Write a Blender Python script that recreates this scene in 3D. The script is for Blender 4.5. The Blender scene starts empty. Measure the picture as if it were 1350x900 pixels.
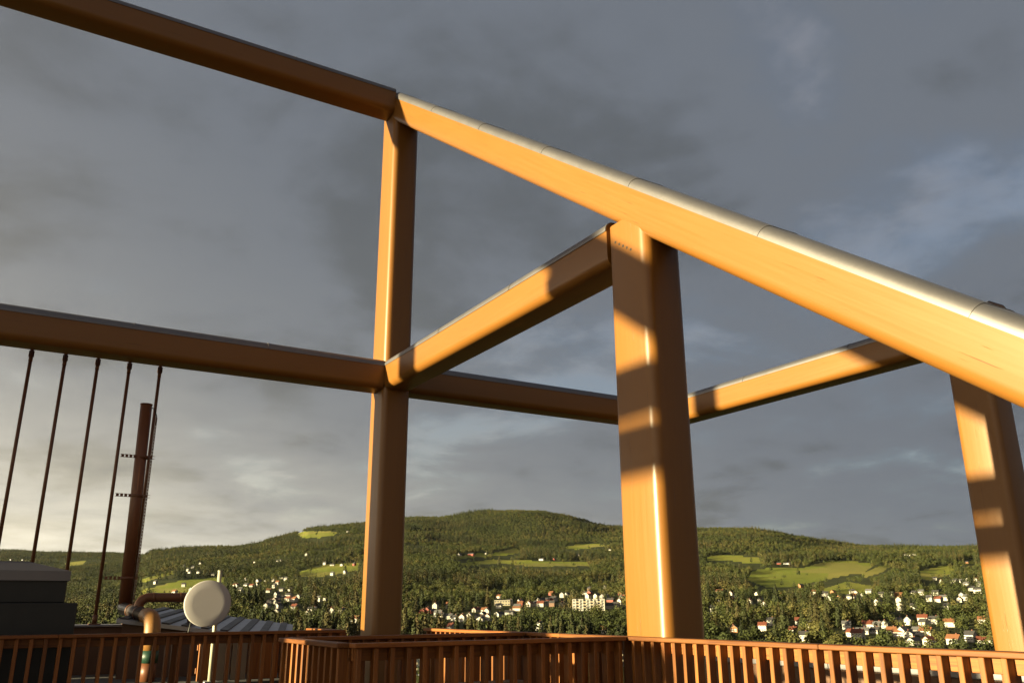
import bpy, bmesh, math, random
import numpy as np
from mathutils import Vector, Matrix, noise as mnoise

random.seed(11); rng = np.random.default_rng(11)
scene = bpy.context.scene
col = scene.collection

# ------------------------------------------------------------------ camera
EYE = 1.55                                        # eye height above the terrace floor (z = 0)
FPX = 1111.72                                     # focal length in photo pixels (1350 wide)
PITCH, ROLL, YAW = (math.radians(a) for a in (17.50, -0.254, 30.918))
CF = Vector((math.sin(YAW)*math.cos(PITCH), math.cos(YAW)*math.cos(PITCH), math.sin(PITCH)))
_r = Vector((math.cos(YAW), -math.sin(YAW), 0)); _u = _r.cross(CF)
CR = _r*math.cos(ROLL) + _u*math.sin(ROLL); CU = -_r*math.sin(ROLL) + _u*math.cos(ROLL)
cam = bpy.data.cameras.new('camera'); camo = bpy.data.objects.new('camera', cam); col.objects.link(camo)
cam.sensor_width = 36; cam.lens = 36*FPX/1350; cam.clip_start = 0.05; cam.clip_end = 60000
M = Matrix((CR, CU, -CF)).transposed().to_4x4(); M.translation = Vector((0, 0, EYE)); camo.matrix_world = M
scene.camera = camo

def ray(x, y): return CF + CR*((x-675)/FPX) + CU*((450-y)/FPX)
def on_x(x, y, X): d = ray(x, y); return d*(X/d.x) + Vector((0, 0, EYE))
def on_y(x, y, Y): d = ray(x, y); return d*(Y/d.y) + Vector((0, 0, EYE))

# ------------------------------------------------------------------ light
SUN = Vector((-1, 0.060, 0.105)).normalized()      # towards the sun
scene.render.engine = 'CYCLES'
scene.view_settings.view_transform = 'Standard'; scene.view_settings.look = 'None'
scene.view_settings.gamma = 1; scene.view_settings.use_curve_mapping = False
scene.view_settings.exposure = 2.42
scene.cycles.use_denoising = True
scene.cycles.max_bounces = 6; scene.cycles.transparent_max_bounces = 8
sl = bpy.data.lights.new('sun', 'SUN'); sl.energy = 5.0; sl.angle = math.radians(0.53); sl.color = (1, .87, .50)
so = bpy.data.objects.new('sun', sl); col.objects.link(so)
so.rotation_euler = SUN.to_track_quat('Z', 'Y').to_euler()

class NT:
    """tiny node-tree helper"""
    def __init__(s, tree): s.t = tree; tree.nodes.clear()
    def n(s, kind, **kw):
        nd = s.t.nodes.new(kind)
        for k, v in kw.items():
            if k.startswith('i_'):
                key = k[2:]; key = int(key) if key.isdigit() else key
                nd.inputs[key].default_value = v
            else: setattr(nd, k, v)
        return nd
    def l(s, a, b): s.t.links.new(a, b)
    def math(s, op, a, b=None, c=None, clamp=False):
        nd = s.t.nodes.new('ShaderNodeMath'); nd.operation = op; nd.use_clamp = clamp
        for i, v in enumerate((a, b, c)):
            if v is None: continue
            if isinstance(v, (int, float)): nd.inputs[i].default_value = v
            else: s.l(v, nd.inputs[i])
        return nd.outputs[0]
    def ramp(s, fac, stops, interp='LINEAR'):
        nd = s.t.nodes.new('ShaderNodeValToRGB'); cr = nd.color_ramp; cr.interpolation = interp
        while len(cr.elements) < len(stops): cr.elements.new(0.5)
        for e, (p, c) in zip(cr.elements, stops):
            e.position = p; e.color = (*c, 1) if len(c) == 3 else c
        s.l(fac, nd.inputs[0]); return nd.outputs[0]
    def mix(s, fac, a, b, blend='MIX'):
        nd = s.t.nodes.new('ShaderNodeMix'); nd.data_type = 'RGBA'; nd.blend_type = blend; nd.clamp_factor = True
        for key, v in ((0, fac), (6, a), (7, b)):
            if isinstance(v, (int, float)): nd.inputs[key].default_value = v
            elif isinstance(v, tuple): nd.inputs[key].default_value = (*v, 1)
            else: s.l(v, nd.inputs[key])
        return nd.outputs[2]
    def noise(s, vec, scale, detail=4, rough=.55, dist=0):
        nd = s.t.nodes.new('ShaderNodeTexNoise')
        nd.inputs['Scale'].default_value = scale; nd.inputs['Detail'].default_value = detail
        nd.inputs['Roughness'].default_value = rough; nd.inputs['Distortion'].default_value = dist
        if vec is not None: s.l(vec, nd.inputs['Vector'])
        return nd.outputs['Fac']

def build_world():
    w = bpy.data.worlds.new('World'); scene.world = w; w.use_nodes = True
    g = NT(w.node_tree)
    out = g.n('ShaderNodeOutputWorld'); bg = g.n('ShaderNodeBackground'); bg.inputs[1].default_value = 0.05
    g.l(bg.outputs[0], out.inputs[0])
    tc = g.n('ShaderNodeTexCoord'); d = tc.outputs['Generated']
    sky = g.n('ShaderNodeTexSky'); sky.sky_type = 'NISHITA'; sky.sun_disc = False
    sky.sun_elevation = math.asin(SUN.z); sky.sun_rotation = math.atan2(SUN.x, SUN.y)
    sky.air_density = 1.0; sky.dust_density = 1.5
    sep = g.n('ShaderNodeSeparateXYZ'); g.l(d, sep.inputs[0])
    x, y, z = sep.outputs
    zc = g.math('MAXIMUM', z, 0.0)
    # cloud layer seen in perspective: project the view direction on a curved ceiling
    inv = g.math('DIVIDE', 1.0, g.math('ADD', zc, 0.16))
    cx = g.math('MULTIPLY', x, inv); cy = g.math('MULTIPLY', y, inv)
    cv = g.n('ShaderNodeCombineXYZ'); g.l(cx, cv.inputs[0]); g.l(cy, cv.inputs[1]); cv.inputs[2].default_value = 1.3
    P = cv.outputs[0]
    big = g.noise(P, .9, 3, .5, .5)                      # big patches of thick and thin cloud
    med = g.noise(P, 1.9, 7, .58, .30)                     # lumps
    wisp = g.noise(P, 8.0, 6, .62, .3)
    # thickness of the cloud deck, dark where thick
    thick = g.math('ADD', g.math('MULTIPLY', big, .5), g.math('ADD', g.math('MULTIPLY', med, .44), g.math('MULTIPLY', wisp, .10)))
    # azimuth factor: 1 towards the sun, 0 away from it
    sh = Vector((SUN.x, SUN.y)).normalized()
    hl = g.math('SQRT', g.math('ADD', g.math('MULTIPLY', x, x), g.math('ADD', g.math('MULTIPLY', y, y), 1e-4)))
    dots = g.math('DIVIDE', g.math('ADD', g.math('MULTIPLY', x, float(sh.x)), g.math('MULTIPLY', y, float(sh.y))), hl)
    az = g.math('MULTIPLY_ADD', dots, .5, .5)             # 0..1
    # cloud colours (radiance is x0.1 by the Background strength, then the exposure)
    c_dark = (.43, .48, .545); c_mid = (.60, .675, .80); c_lite = (1.10, 1.08, 1.12)
    cloud = g.ramp(thick, [(.39, c_lite), (.475, c_mid), (.525, c_mid), (.63, c_dark)], 'EASE')
    # thin gaps of clear evening sky
    gap = g.ramp(g.math('ADD', g.math('MULTIPLY', big, .55), g.math('MULTIPLY', med, .45)), [(.33, (1, 1, 1)), (.49, (0, 0, 0))], 'EASE')
    skyc = g.mix(1.0, sky.outputs[0], (.40, .48, .62), 'MULTIPLY')
    c = g.mix(g.math('MULTIPLY', gap, .55), cloud, skyc)
    # the sun's side of the deck is lit from below and the horizon under it is open
    low = g.math('POWER', 2.718, g.math('MULTIPLY', zc, -8.0))
    side = g.math('POWER', az, 2.2)
    glow = g.math('MULTIPLY', g.math('MULTIPLY', low, side), g.math('MULTIPLY_ADD', med, -1.5, 1.75))
    c = g.mix(1.0, c, g.mix(g.math('MINIMUM', g.math('MULTIPLY', glow, 1.0), 1.0), (0, 0, 0), (18.5, 16.3, 11.2)), 'ADD')
    wide = g.math('MULTIPLY', g.math('POWER', az, 5.0), g.math('POWER', 2.718, g.math('MULTIPLY', zc, -2.4)))
    c = g.mix(1.0, c, g.mix(wide, (0, 0, 0), (4.4, 3.3, 2.1)), 'ADD')
    g.l(c, bg.inputs[0])
build_world()

# ------------------------------------------------------------------ materials
MATS = {}
def mat(name, fn):
    if name in MATS: return MATS[name]
    m = bpy.data.materials.new(name); m.use_nodes = True
    g = NT(m.node_tree); out = g.n('ShaderNodeOutputMaterial'); b = g.n('ShaderNodeBsdfPrincipled')
    g.l(b.outputs[0], out.inputs[0]); fn(g, b); MATS[name] = m; return m

def bump(g, b, h, dist, strength=1.0):
    nd = g.n('ShaderNodeBump'); nd.inputs['Strength'].default_value = strength; nd.inputs['Distance'].default_value = dist
    g.l(h, nd.inputs['Height']); g.l(nd.outputs[0], b.inputs['Normal'])

def obj_vec(g, scale=(1, 1, 1), generated=False):
    tc = g.n('ShaderNodeTexCoord'); mp = g.n('ShaderNodeMapping'); mp.inputs['Scale'].default_value = scale
    g.l(tc.outputs['Generated' if generated else 'Object'], mp.inputs[0]); return mp.outputs[0]

def m_glulam(axis):
    """stained glue-laminated timber; axis is the local grain direction"""
    def fn(g, b):
        st = [14, 14, 14]; st[axis] = .35
        v = obj_vec(g, st); grain = g.noise(v, 2.2, 5, .6, .3)
        big = g.noise(obj_vec(g), .9, 4, .6)
        c = g.ramp(grain, [(.25, (.146, .0590, .0092)), (.55, (.156, .0635, .0102)), (.8, (.164, .0675, .0112))])
        c = g.mix(g.math('MULTIPLY', big, .36), c, (.128, .047, .0090))
        # fine drying checks along the grain
        st2 = [55, 55, 55]; st2[axis] = .8
        ck = g.noise(obj_vec(g, st2), 1.0, 3, .6)
        where = g.ramp(g.noise(obj_vec(g), 1.7, 2), [(.50, (0, 0, 0)), (.62, (1, 1, 1))])
        crack = g.math('MULTIPLY', g.ramp(ck, [(.30, (1, 1, 1)), (.335, (0, 0, 0))]), where)
        c = g.mix(g.math('MULTIPLY', crack, .75), c, (.04, .017, .006))
        g.l(c, b.inputs['Base Color'])
        g.l(g.math('MULTIPLY_ADD', grain, .18, .30), b.inputs['Roughness'])
        b.inputs['Specular IOR Level'].default_value = .38
        bump(g, b, g.math('ADD', g.math('MULTIPLY', grain, .25), g.math('MULTIPLY', crack, -1.5)), .003, .4)
    return mat('stained_glulam_%d' % axis, fn)

def m_metal(name, colr, rough, streak=True):
    def fn(g, b):
        n = g.noise(obj_vec(g, (1, 1, 1)), 3.0, 5, .6); n2 = g.noise(obj_vec(g, (30, 30, 30)), 1.0, 2)
        c = g.mix(g.math('MULTIPLY', n, .5), colr, tuple(v*.72 for v in colr)); g.l(c, b.inputs['Base Color'])
        b.inputs['Metallic'].default_value = .85
        g.l(g.math('ADD', g.math('MULTIPLY', n, .18), g.math('MULTIPLY_ADD', n2, .08, rough-.1)), b.inputs['Roughness'])
        bump(g, b, n, .006, .35)
    return mat(name, fn)

def m_paint(name, colr, rough=.5, var=.25, sc=6.0, metallic=0.0, spec=.4):
    def fn(g, b):
        n = g.noise(obj_vec(g), sc, 5, .62)
        c = g.mix(g.math('MULTIPLY', n, var*2), colr, tuple(v*.6 for v in colr)); g.l(c, b.inputs['Base Color'])
        g.l(g.math('MULTIPLY_ADD', n, .25, rough-.12), b.inputs['Roughness'])
        b.inputs['Metallic'].default_value = metallic; b.inputs['Specular IOR Level'].default_value = spec
        bump(g, b, n, .002, .4)
    return mat(name, fn)

def m_railwood(axis):
    def fn(g, b):
        st = [22, 22, 22]; st[axis] = .9
        info = g.n('ShaderNodeObjectInfo')
        mp = g.n('ShaderNodeVectorMath'); mp.operation = 'ADD'
        g.l(obj_vec(g, st), mp.inputs[0]); g.l(info.outputs['Location'], mp.inputs[1])
        gr = g.noise(mp.outputs[0], 2.0, 5, .62, .4)
        c = g.ramp(gr, [(.28, (.082, .023, .0050)), (.5, (.145, .048, .0085)), (.75, (.190, .070, .0125))])
        kn = g.noise(mp.outputs[0], .55, 2)
        c = g.mix(g.ramp(kn, [(.66, (0, 0, 0)), (.72, (1, 1, 1))]), c, (.042, .011, .005))
        hsv = g.n('ShaderNodeHueSaturation'); g.l(g.math('MULTIPLY_ADD', info.outputs['Random'], .55, .72), hsv.inputs['Value']); g.l(c, hsv.inputs['Color'])
        g.l(hsv.outputs[0], b.inputs['Base Color'])
        g.l(g.math('MULTIPLY_ADD', gr, .25, .42), b.inputs['Roughness']); b.inputs['Specular IOR Level'].default_value = .3
        bump(g, b, gr, .002, .6)
    return mat('red_stained_pine_%d' % axis, fn)

GL = [m_glulam(0), m_glulam(1), m_glulam(2)]
RW = [m_railwood(0), m_railwood(1), m_railwood(2)]
FLASH = m_metal('zinc_flashing', (.175, .162, .166), .45)
GALV = m_metal('galvanised_steel', (.50, .50, .51), .42)
ROD = m_paint('rust_brown_rod_paint', (.12, .046, .020), .42, .3, 8, .2)
DUCT = m_paint('rust_brown_duct_paint', (.14, .050, .020), .42, .35, 5, .1)
YELLOW = m_paint('ochre_pipe_wrap', (.22, .10, .024), .5, .3, 12)
BLACK = m_paint('black_cladding', (.012, .012, .012), .55, .3, 4)
GREYCAP = m_metal('grey_hood_sheet', (.17, .155, .16), .45)
ROOFM = m_metal('grey_standing_seam', (.34, .34, .37), .40)
STRIP = m_paint('dark_roof_strip', (.045, .043, .045), .5, .2, 5)
DARKP = m_paint('dark_rubber', (.02, .02, .02), .6, .2)
DISHM = m_paint('white_dish_paint', (.33, .30, .29), .5, .08, 3)
MASTM = m_paint('cream_mast_paint', (.36, .34, .25), .45, .15, 8)
GREEN = m_paint('green_pipe_collar', (.008, .035, .02), .5, .2)
WEATH = m_paint('weathered_plank', (.17, .13, .09), .7, .4, 9)
FELT = m_paint('grey_roof_felt', (.07, .066, .062), .85, .35, 2.2)
BEIGE = m_paint('beige_board_paint', (.20, .15, .10), .6, .25, 6)

# ------------------------------------------------------------------ mesh helpers
class MB:
    def __init__(s): s.v = []; s.f = []; s.sm = []
    def add(s, vs, fs, smooth=False):
        o = len(s.v); s.v += [tuple(v) for v in vs]; s.f += [tuple(i+o for i in f) for f in fs]; s.sm += [smooth]*len(fs)
    def box(s, a, b):
        x0, y0, z0 = a; x1, y1, z1 = b
        s.add([(x0,y0,z0),(x1,y0,z0),(x1,y1,z0),(x0,y1,z0),(x0,y0,z1),(x1,y0,z1),(x1,y1,z1),(x0,y1,z1)],
              [(0,3,2,1),(4,5,6,7),(0,1,5,4),(1,2,6,5),(2,3,7,6),(3,0,4,7)])
    def cbox(s, a, b, c=.006):
        """box with chamfered vertical and top edges"""
        x0, y0, z0 = a; x1, y1, z1 = b
        ring = [(x0+c,y0),(x1-c,y0),(x1,y0+c),(x1,y1-c),(x1-c,y1),(x0+c,y1),(x0,y1-c),(x0,y0+c)]
        cx, cy = (x0+x1)/2, (y0+y1)/2
        def ins(p): return (p[0]+c*(1 if p[0] < cx else -1), p[1]+c*(1 if p[1] < cy else -1))
        vs = [(p[0], p[1], z0+c) for p in ring] + [(p[0], p[1], z1-c) for p in ring] + [(*ins(p), z1) for p in ring] + [(*ins(p), z0) for p in ring]
        fs = []
        for i in range(8):
            j = (i+1) % 8
            fs += [(i, j, 8+j, 8+i), (8+i, 8+j, 16+j, 16+i), (24+i, 24+j, j, i)]
        fs += [tuple(range(16, 24)), tuple(reversed(range(24, 32)))]
        s.add(vs, fs)
    def sweep(s, prof, path, frames, closed=True, caps=True, smooth=True):
        """prof: list of (a,b); frames: list of (ea, eb) per path point"""
        n = len(prof); vs = []; fs = []
        for p, (ea, eb) in zip(path, frames):
            vs += [p + ea*a + eb*b for a, b in prof]
        m = n if closed else n-1
        for k in range(len(path)-1):
            for i in range(m):
                j = (i+1) % n
                fs.append((k*n+i, k*n+j, (k+1)*n+j, (k+1)*n+i))
        o = len(s.v); s.add(vs, fs, smooth)
        if caps and closed:
            s.f += [tuple(o+i for i in reversed(range(n))), tuple(o+(len(path)-1)*n+i for i in range(n))]; s.sm += [False, False]
    def tube(s, pts, r, n=12, smooth=True, caps=True):
        pts = [Vector(p) for p in pts]; prof = [(math.cos(2*math.pi*i/n), math.sin(2*math.pi*i/n)) for i in range(n)]
        fr = []; ref = None
        for i, p in enumerate(pts):
            t = (pts[min(i+1, len(pts)-1)] - pts[max(i-1, 0)]).normalized()
            if ref is None: ref = t.orthogonal().normalized()
            ref = (ref - t*ref.dot(t)).normalized(); q = t.cross(ref)
            ri = r[i] if isinstance(r, (list, tuple)) else r
            fr.append((ref*ri, q*ri))
        s.sweep(prof, pts, fr, True, caps, smooth)
    def build(s, name, material, parent=None, loc=None):
        me = bpy.data.meshes.new(name); me.from_pydata(s.v, [], s.f); me.materials.append(material)
        me.polygons.foreach_set('use_smooth', s.sm); me.update()
        return link(name, me, parent, loc)

def link(name, me, parent=None, loc=None):
    o = bpy.data.objects.new(name, me); col.objects.link(o)
    if parent is not None: o.parent = parent
    if loc is not None: o.location = loc
    return o
def tag(o, label=None, cat=None, group=None, kind=None):
    for k, v in (('label', label), ('category', cat), ('group', group), ('kind', kind)):
        if v: o[k] = v
    return o
def thing(name, label, cat, loc=(0, 0, 0), rz=0, group=None):
    o = bpy.data.objects.new(name, None); col.objects.link(o); o.location = loc; o.rotation_euler.z = rz
    o.empty_display_size = .2
    return tag(o, label, cat, group)
def rrect(w, h, r, n=5):
    pts = []
    for cx, cy, a0 in ((w/2-r, h/2-r, 0), (-w/2+r, h/2-r, 90), (-w/2+r, -h/2+r, 180), (w/2-r, -h/2+r, 270)):
        for i in range(n+1):
            a = math.radians(a0+90*i/n); pts.append((cx+r*math.cos(a), cy+r*math.sin(a)))
    return pts
def auto_sharp(o, deg=35):
    me = o.data; me.polygons.foreach_set('use_smooth', [True]*len(me.polygons)); me.set_sharp_from_angle(angle=math.radians(deg))

# ------------------------------------------------------------------ the terrace floor and tower
mb = MB(); mb.box((-26, -9, -.25), (14.3, 13.2, 0)); tag(mb.build('terrace_floor', WEATH), kind='structure')
tb = thing('tower_building', 'tall timber tower under the roof terrace', 'building', (0, 0, -68))
mb = MB(); mb.box((-26.2, -9.2, 0), (14.5, 16.9, 67.70)); mb.build('wall', m_paint('tower_cladding', (.16, .075, .03), .6, .3, .6), tb)

# ------------------------------------------------------------------ pergola beams and columns
BW, BH, BR = .60, .61, .12
def beam(name, label, p0, p1, ax, group=None, seg=2.4, cap=True, w=BW, BH=BH):
    """glulam beam between two axis points (centre of section), local grain axis ax"""
    p0, p1 = Vector(p0), Vector(p1); t = (p1-p0); L = t.length; t.normalize()
    side = t.cross(Vector((0, 0, 1))).normalized(); up = side.cross(t)
    org = p0.copy(); root = thing(name, label, 'beam', org, 0, group)
    root.rotation_euler = Matrix((t, -side, up)).transposed().to_euler()
    t, side, up, ax = Vector((1, 0, 0)), Vector((0, -1, 0)), Vector((0, 0, 1)), 0     # local frame: grain along x
    prof = rrect(w, BH, BR)
    m = MB(); m.sweep(prof, [Vector(), t*L], [(side, up)]*2)
    # weathered, slightly softened end grain edge
    o = m.build('timber_body', GL[ax], root); auto_sharp(o)
    if cap:
        n = max(1, round(L/seg)); rr = BR
        for k in range(n):
            a, b = L*k/n+.002, L*(k+1)/n-.002
            def arc(off):
                pts = [(w/2+off, BH/2-rr-.012)]
                for i in range(7): 
                    q = math.radians(90*i/6); pts.append((w/2-rr+(rr+off)*math.cos(q), BH/2-rr+(rr+off)*math.sin(q)))
                for i in range(7):
                    q = math.radians(90+90*i/6); pts.append((-w/2+rr+(rr+off)*math.cos(q), BH/2-rr+(rr+off)*math.sin(q)))
                pts.append((-w/2-off, BH/2-rr-.012)); return pts
            outer, inner = arc(.011), arc(.003)
            prof2 = outer + inner[::-1]
            m = MB(); m.sweep(prof2, [t*a, t*b], [(side, up)]*2)
            # folded joint at the downstream end of each sheet
            o2 = arc(.017)
            m.sweep(o2 + arc(.0111)[::-1], [t*(b-.03), t*b], [(side, up)]*2)
            f = m.build('metal_flashing', FLASH, root); auto_sharp(f, 40)
    return root

def column(name, label, x0, y0, ztop, sx=.60, sy=.72, z0=0.0, group=None):
    root = thing(name, label, 'column', (x0+sx/2, y0+sy/2, z0), 0, group)
    m = MB(); m.sweep(rrect(sx, sy, .115), [Vector((0, 0, .06)), Vector((0, 0, ztop-z0))], [(Vector((1, 0, 0)), Vector((0, 1, 0)))]*2)
    o = m.build('timber_body', GL[2], root); auto_sharp(o)
    m = MB(); m.box((-sx/2+.04, -sy/2+.04, 0), (sx/2-.04, sy/2-.04, .06)); m.build('steel_base', GALV, root)
    return root

E_ = EYE
XP1, XP2, XQ1, XQ2 = 6.30, 13.62, -14.8, -22.3     # left faces of the four frames running away from the terrace
YN, YM = 15.60, 7.33                              # near faces of the two column rows
ZL = E_ + 4.555                                   # axis height of the lower beams
ZU = E_ + 11.025                                  # axis height of the upper beam
SL = .7363
def bz(y, b=-.66): return E_ + b + SL*y           # axis height of the raking beams

c1 = column('timber_column', 'slim brown timber column under the top corner of the pergola, sunlit on its narrow side', XP1, YN, E_+10.95, sy=.75)
c2 = column('timber_column', 'thickest looking brown timber column, row of dowel holes near its top, between two railings', XP1, YM, bz(YM+.36)-.25, sy=.75)
c3 = column('timber_column', 'brown timber column crossed by three bands of shadow, beside the low grey parapet', XP2, 7.47, E_+4.3)
c4 = column('timber_column', 'far corner column where two lower beams of the pergola meet', XP2, YN, E_+4.3, sy=.75)
for i in range(5):
    p = on_x(811.5+5.0*i, 319.5+2.35*i, XP1)
    m = MB(); m.tube([(p.x-.004, p.y, p.z), (p.x+.02, p.y, p.z)], .017, 10, True)
    o = m.build('dowel_hole', DARKP); o.parent = c2; o.matrix_parent_inverse = Matrix.Translation(-Vector(c2.location))

beam('raking_beam', 'big golden raking beam falling from the top corner over the thick column, sunlit along its whole side',
     (XP1+.29, -.4, bz(-.4)), (XP1+.29, 15.80, bz(15.80)), 1)
beam('top_beam', 'dark upper beam running level from the top corner over the technical roof', (XP1-.003, YN+.3, ZU), (XQ1, YN+.3, ZU), 0)
beam('lower_beam', 'dark lower beam carrying the row of thin steel rods', (XP1-.004, YN+.3, ZL), (XQ2, YN+.3, ZL), 0)
beam('lower_beam', 'lower beam from the slim column to the thick column, streaked with shadow', (XP1+.3, YN-.004, ZL), (XP1+.3, YM+.755, ZL), 1)
beam('lower_beam', 'shaded lower beam passing behind the thick column to the far corner', (XP1+.605, YN+.3, ZL), (XP2+.30, YN+.3, ZL), 0)
beam('lower_beam', 'far lower beam with a sunlit middle, ending behind the golden raking beam', (XP2+.3, YN-.004, ZL), (XP2+.3, 7.3, ZL), 1)
# unseen frames added on the sun's side to cast shadows on the frames in view
G2 = 'unseen pergola frames added for their shadows'
beam('raking_beam', 'raking beam of the unseen pergola frame added for its shadows', (XQ1-.29, -.4, bz(-.4)+.12), (XQ1-.29, 15.62, bz(15.62)+.12), 1, G2, BH=.80)
beam('lower_beam', 'lower beam of the inner unseen pergola frame added for its shadows', (XQ1-.3, YN-.004, ZL+.16), (XQ1-.3, YM, ZL+.16), 1, G2)
beam('lower_beam', 'lower beam of the outer unseen pergola frame added for its shadows', (XQ2-.3, YN-.004, ZL+.24), (XQ2-.3, YM, ZL+.24), 1, G2)
for x, zt in ((XQ1-.6, E_+10.95), (XQ2-.6, E_+4.3)):
    column('timber_column', 'timber column of the unseen pergola frame added for its shadows', x, YN-.2, zt, sy=.75, group=G2)
for x, zt in ((XQ1-.6, bz(10.46)-.25), (XQ2-.6, E_+4.3)):
    column('timber_column', 'timber column of the unseen pergola frame added for its shadows', x, 10.1 if x > -20 else 10.8, zt, group=G2)

# ------------------------------------------------------------------ steel rods under the lower beam
rod_m = None
RODS = 'thin steel rods under the lower beam'
ZR0 = E_-.24
def rod_parts(root, first=[None]):
    if first[0] is None:
        a = MB(); a.tube([(0, 0, .05), (0, 0, 4.92)], .030, 10); a = a.build('rod', ROD, root)
        b = MB(); b.box((-.042, -.010, 4.41), (.042, .010, 4.52)); b.tube([(-.036, -.025, 4.44), (-.036, .025, 4.44)], .009, 8); b.tube([(.036, -.025, 4.44), (.036, .025, 4.44)], .009, 8)
        b.tube([(0, 0, 4.33), (0, 0, 4.41)], .034, 10); b = b.build('top_fitting', ROD, root)
        c = MB(); c.box((-.09, -.09, 0), (.09, .09, .02)); c.tube([(0, 0, .02), (0, 0, .16)], .040, 10); c = c.build('foot_plate', ROD, root)
        first[0] = (a, b, c)
    else:
        for s in first[0]:
            o = s.copy(); col.objects.link(o); o.parent = root
for i in range(5-30, 5):  # most rods run on unseen to the left, added to shade the slim column
    x = .045 + .5235*i
    vis = i >= 0
    lab = ('slender rust brown steel rod hanging below the dark lower beam' if i not in (3, 4) else
           ('slender steel rod with clamps to the tall brown flue, left of it' if i == 3 else 'slender steel rod tight beside the tall brown flue, last of its row'))
    r_ = thing('steel_rod', lab, 'rod', (x, YN+.68, ZR0), 0, RODS)
    rod_parts(r_)

# ------------------------------------------------------------------ railings
RTOP = EYE - .29
def railing(name, label, p0, p1, posts=True, spacing=.155, end_posts=(True, True), flip=1):
    """handrail board, inner board, balusters; runs from p0 to p1 (x or y aligned)"""
    p0, p1 = Vector((*p0, 0)), Vector((*p1, 0)); d = p1-p0; L = d.length; d.normalize()
    horiz = abs(d.x) > .5
    root = thing(name, label, 'railing', p0)
    nrm = Vector((-d.y, d.x, 0))*flip       # side on which the inner board sits
    ax = 0 if horiz else 1
    def bx(m, a0, a1, n0, n1, z0, z1, c=.004):
        a = d*a0 + nrm*n0; b = d*a1 + nrm*n1
        lo = (min(a.x, b.x), min(a.y, b.y), z0); hi = (max(a.x, b.x), max(a.y, b.y), z1)
        m.cbox(lo, hi, c)
    # the handrail is laid in boards of about 4 m
    n = max(1, round(L/4.2))
    for k in range(n):
        m = MB(); bx(m, L*k/n+.0015, L*(k+1)/n-.0015, -.075, .068, RTOP-.040, RTOP, .006)
        m.build('handrail', RW[ax], root)
    m = MB(); bx(m, .03, L-.03, .045, .078, RTOP-.150, RTOP-.0415); m.build('upper_board', RW[ax], root)
    m = MB(); bx(m, .03, L-.03, .045, .078, .10, .20); m.build('lower_board', RW[ax], root)
    # balusters
    m = MB(); bx(m, -.021, .021, -.043, .0435, .06, RTOP-.042)
    b0 = m.build('baluster', RW[2], root, d*(.06)); nb = int((L-.12)/spacing)
    sp = (L-.12)/nb
    for k in range(1, nb+1):
        o = b0.copy(); col.objects.link(o); o.parent = root; o.location = d*(.06+sp*k) + nrm*random.uniform(-.002, .002)
        o.rotation_euler.z = random.uniform(-.012, .012)
    if posts:
        npost = max(1, int(L/1.9))
        for k in range(npost+1):
            if (k == 0 and not end_posts[0]) or (k == npost and not end_posts[1]): continue
            a = .11 + (L-.22)*k/npost
            m = MB(); bx(m, a-.045, a+.045, .079, .165, 0, RTOP-.045); m.build('post', RW[2], root)
    return root
railing('timber_railing', 'long sunlit timber railing running past the two thick columns', (5.86, 1.2), (5.86, 12.33), flip=-1)
railing('timber_railing', 'reddish timber railing facing the open well, shaded front side', (2.80, 7.42), (5.77, 7.42))
railing('timber_railing', 'short timber railing closing the end of the well, sunlit balusters', (2.77, 7.50), (2.77, 9.30), flip=-1)
railing('timber_railing', 'dark timber railing along the back of the well', (2.85, 9.42), (5.77, 9.42))
railing('timber_railing', 'shaded timber railing in front of the black unit and the satellite dish', (-6.5, 12.25), (4.50, 12.25))
railing('timber_railing', 'short timber railing returning towards the slim column', (4.44, 12.35), (4.44, 13.6), flip=-1)

# narrow counter inside the well railing
t_ = thing('counter_table', 'narrow weathered plank counter seen through the balusters of the well railing', 'table', (3.1, 9.02, 0))
for k in range(3):
    m = MB(); m.cbox((0, .09*k, .70), (2.5, .09*k+.085, .735), .004); m.build('plank', WEATH, t_)
for x in (.15, 2.3):
    m = MB(); m.cbox((x, .03, 0), (x+.07, .24, .70), .004); m.build('leg', RW[2], t_)

# low parapet beyond the railing
pr = thing('roof_parapet', 'low parapet with grey metal coping behind the sunlit railing', 'parapet', (13.6, -9, 0))
m = MB(); m.box((.03, 0, -.2), (.55, 24.4, .44)); m.build('upstand', m_paint('parapet_boards', (.10, .045, .02), .6, .3, 3), pr)
for k in range(12):
    m = MB(); a, b = 24.4*k/12+.003, 24.4*(k+1)/12-.003
    m.cbox((-.03, a, .443), (.61, b, .60), .012); m.box((.0, b-.02, .60), (.58, b, .606)); m.build('metal_coping', FLASH, pr)

# unseen hut added on the sun's side to shade the well railing
h_ = thing('shade_hut', 'small dark unseen hut added to shade the well railing', 'hut', (-8.2, 7.65, 0))
m = MB(); m.box((0, 0, 0), (2.6, 1.25, 2.32)); m.build('wall', BLACK, h_)
m = MB(); m.cbox((-.1, -.1, 2.322), (2.7, 1.35, 2.40), .01); m.build('roof', GREYCAP, h_)
m = MB(); m.cbox((2.601, .3, .02), (2.64, 1.1, 2.1), .005); dr = m.build('door', GREYCAP, h_)
m = MB(); m.tube([(2.66, 1.0, 1.0), (2.70, 1.0, 1.0), (2.70, .88, 1.0)], .012, 8); m.build('handle', GALV, dr)

# ------------------------------------------------------------------ technical roof behind the left railing
m = MB(); m.box((-26, 13.2, -.3), (4.95, 16.9, .55)); tag(m.build('technical_roof', FELT), kind='structure')
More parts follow.
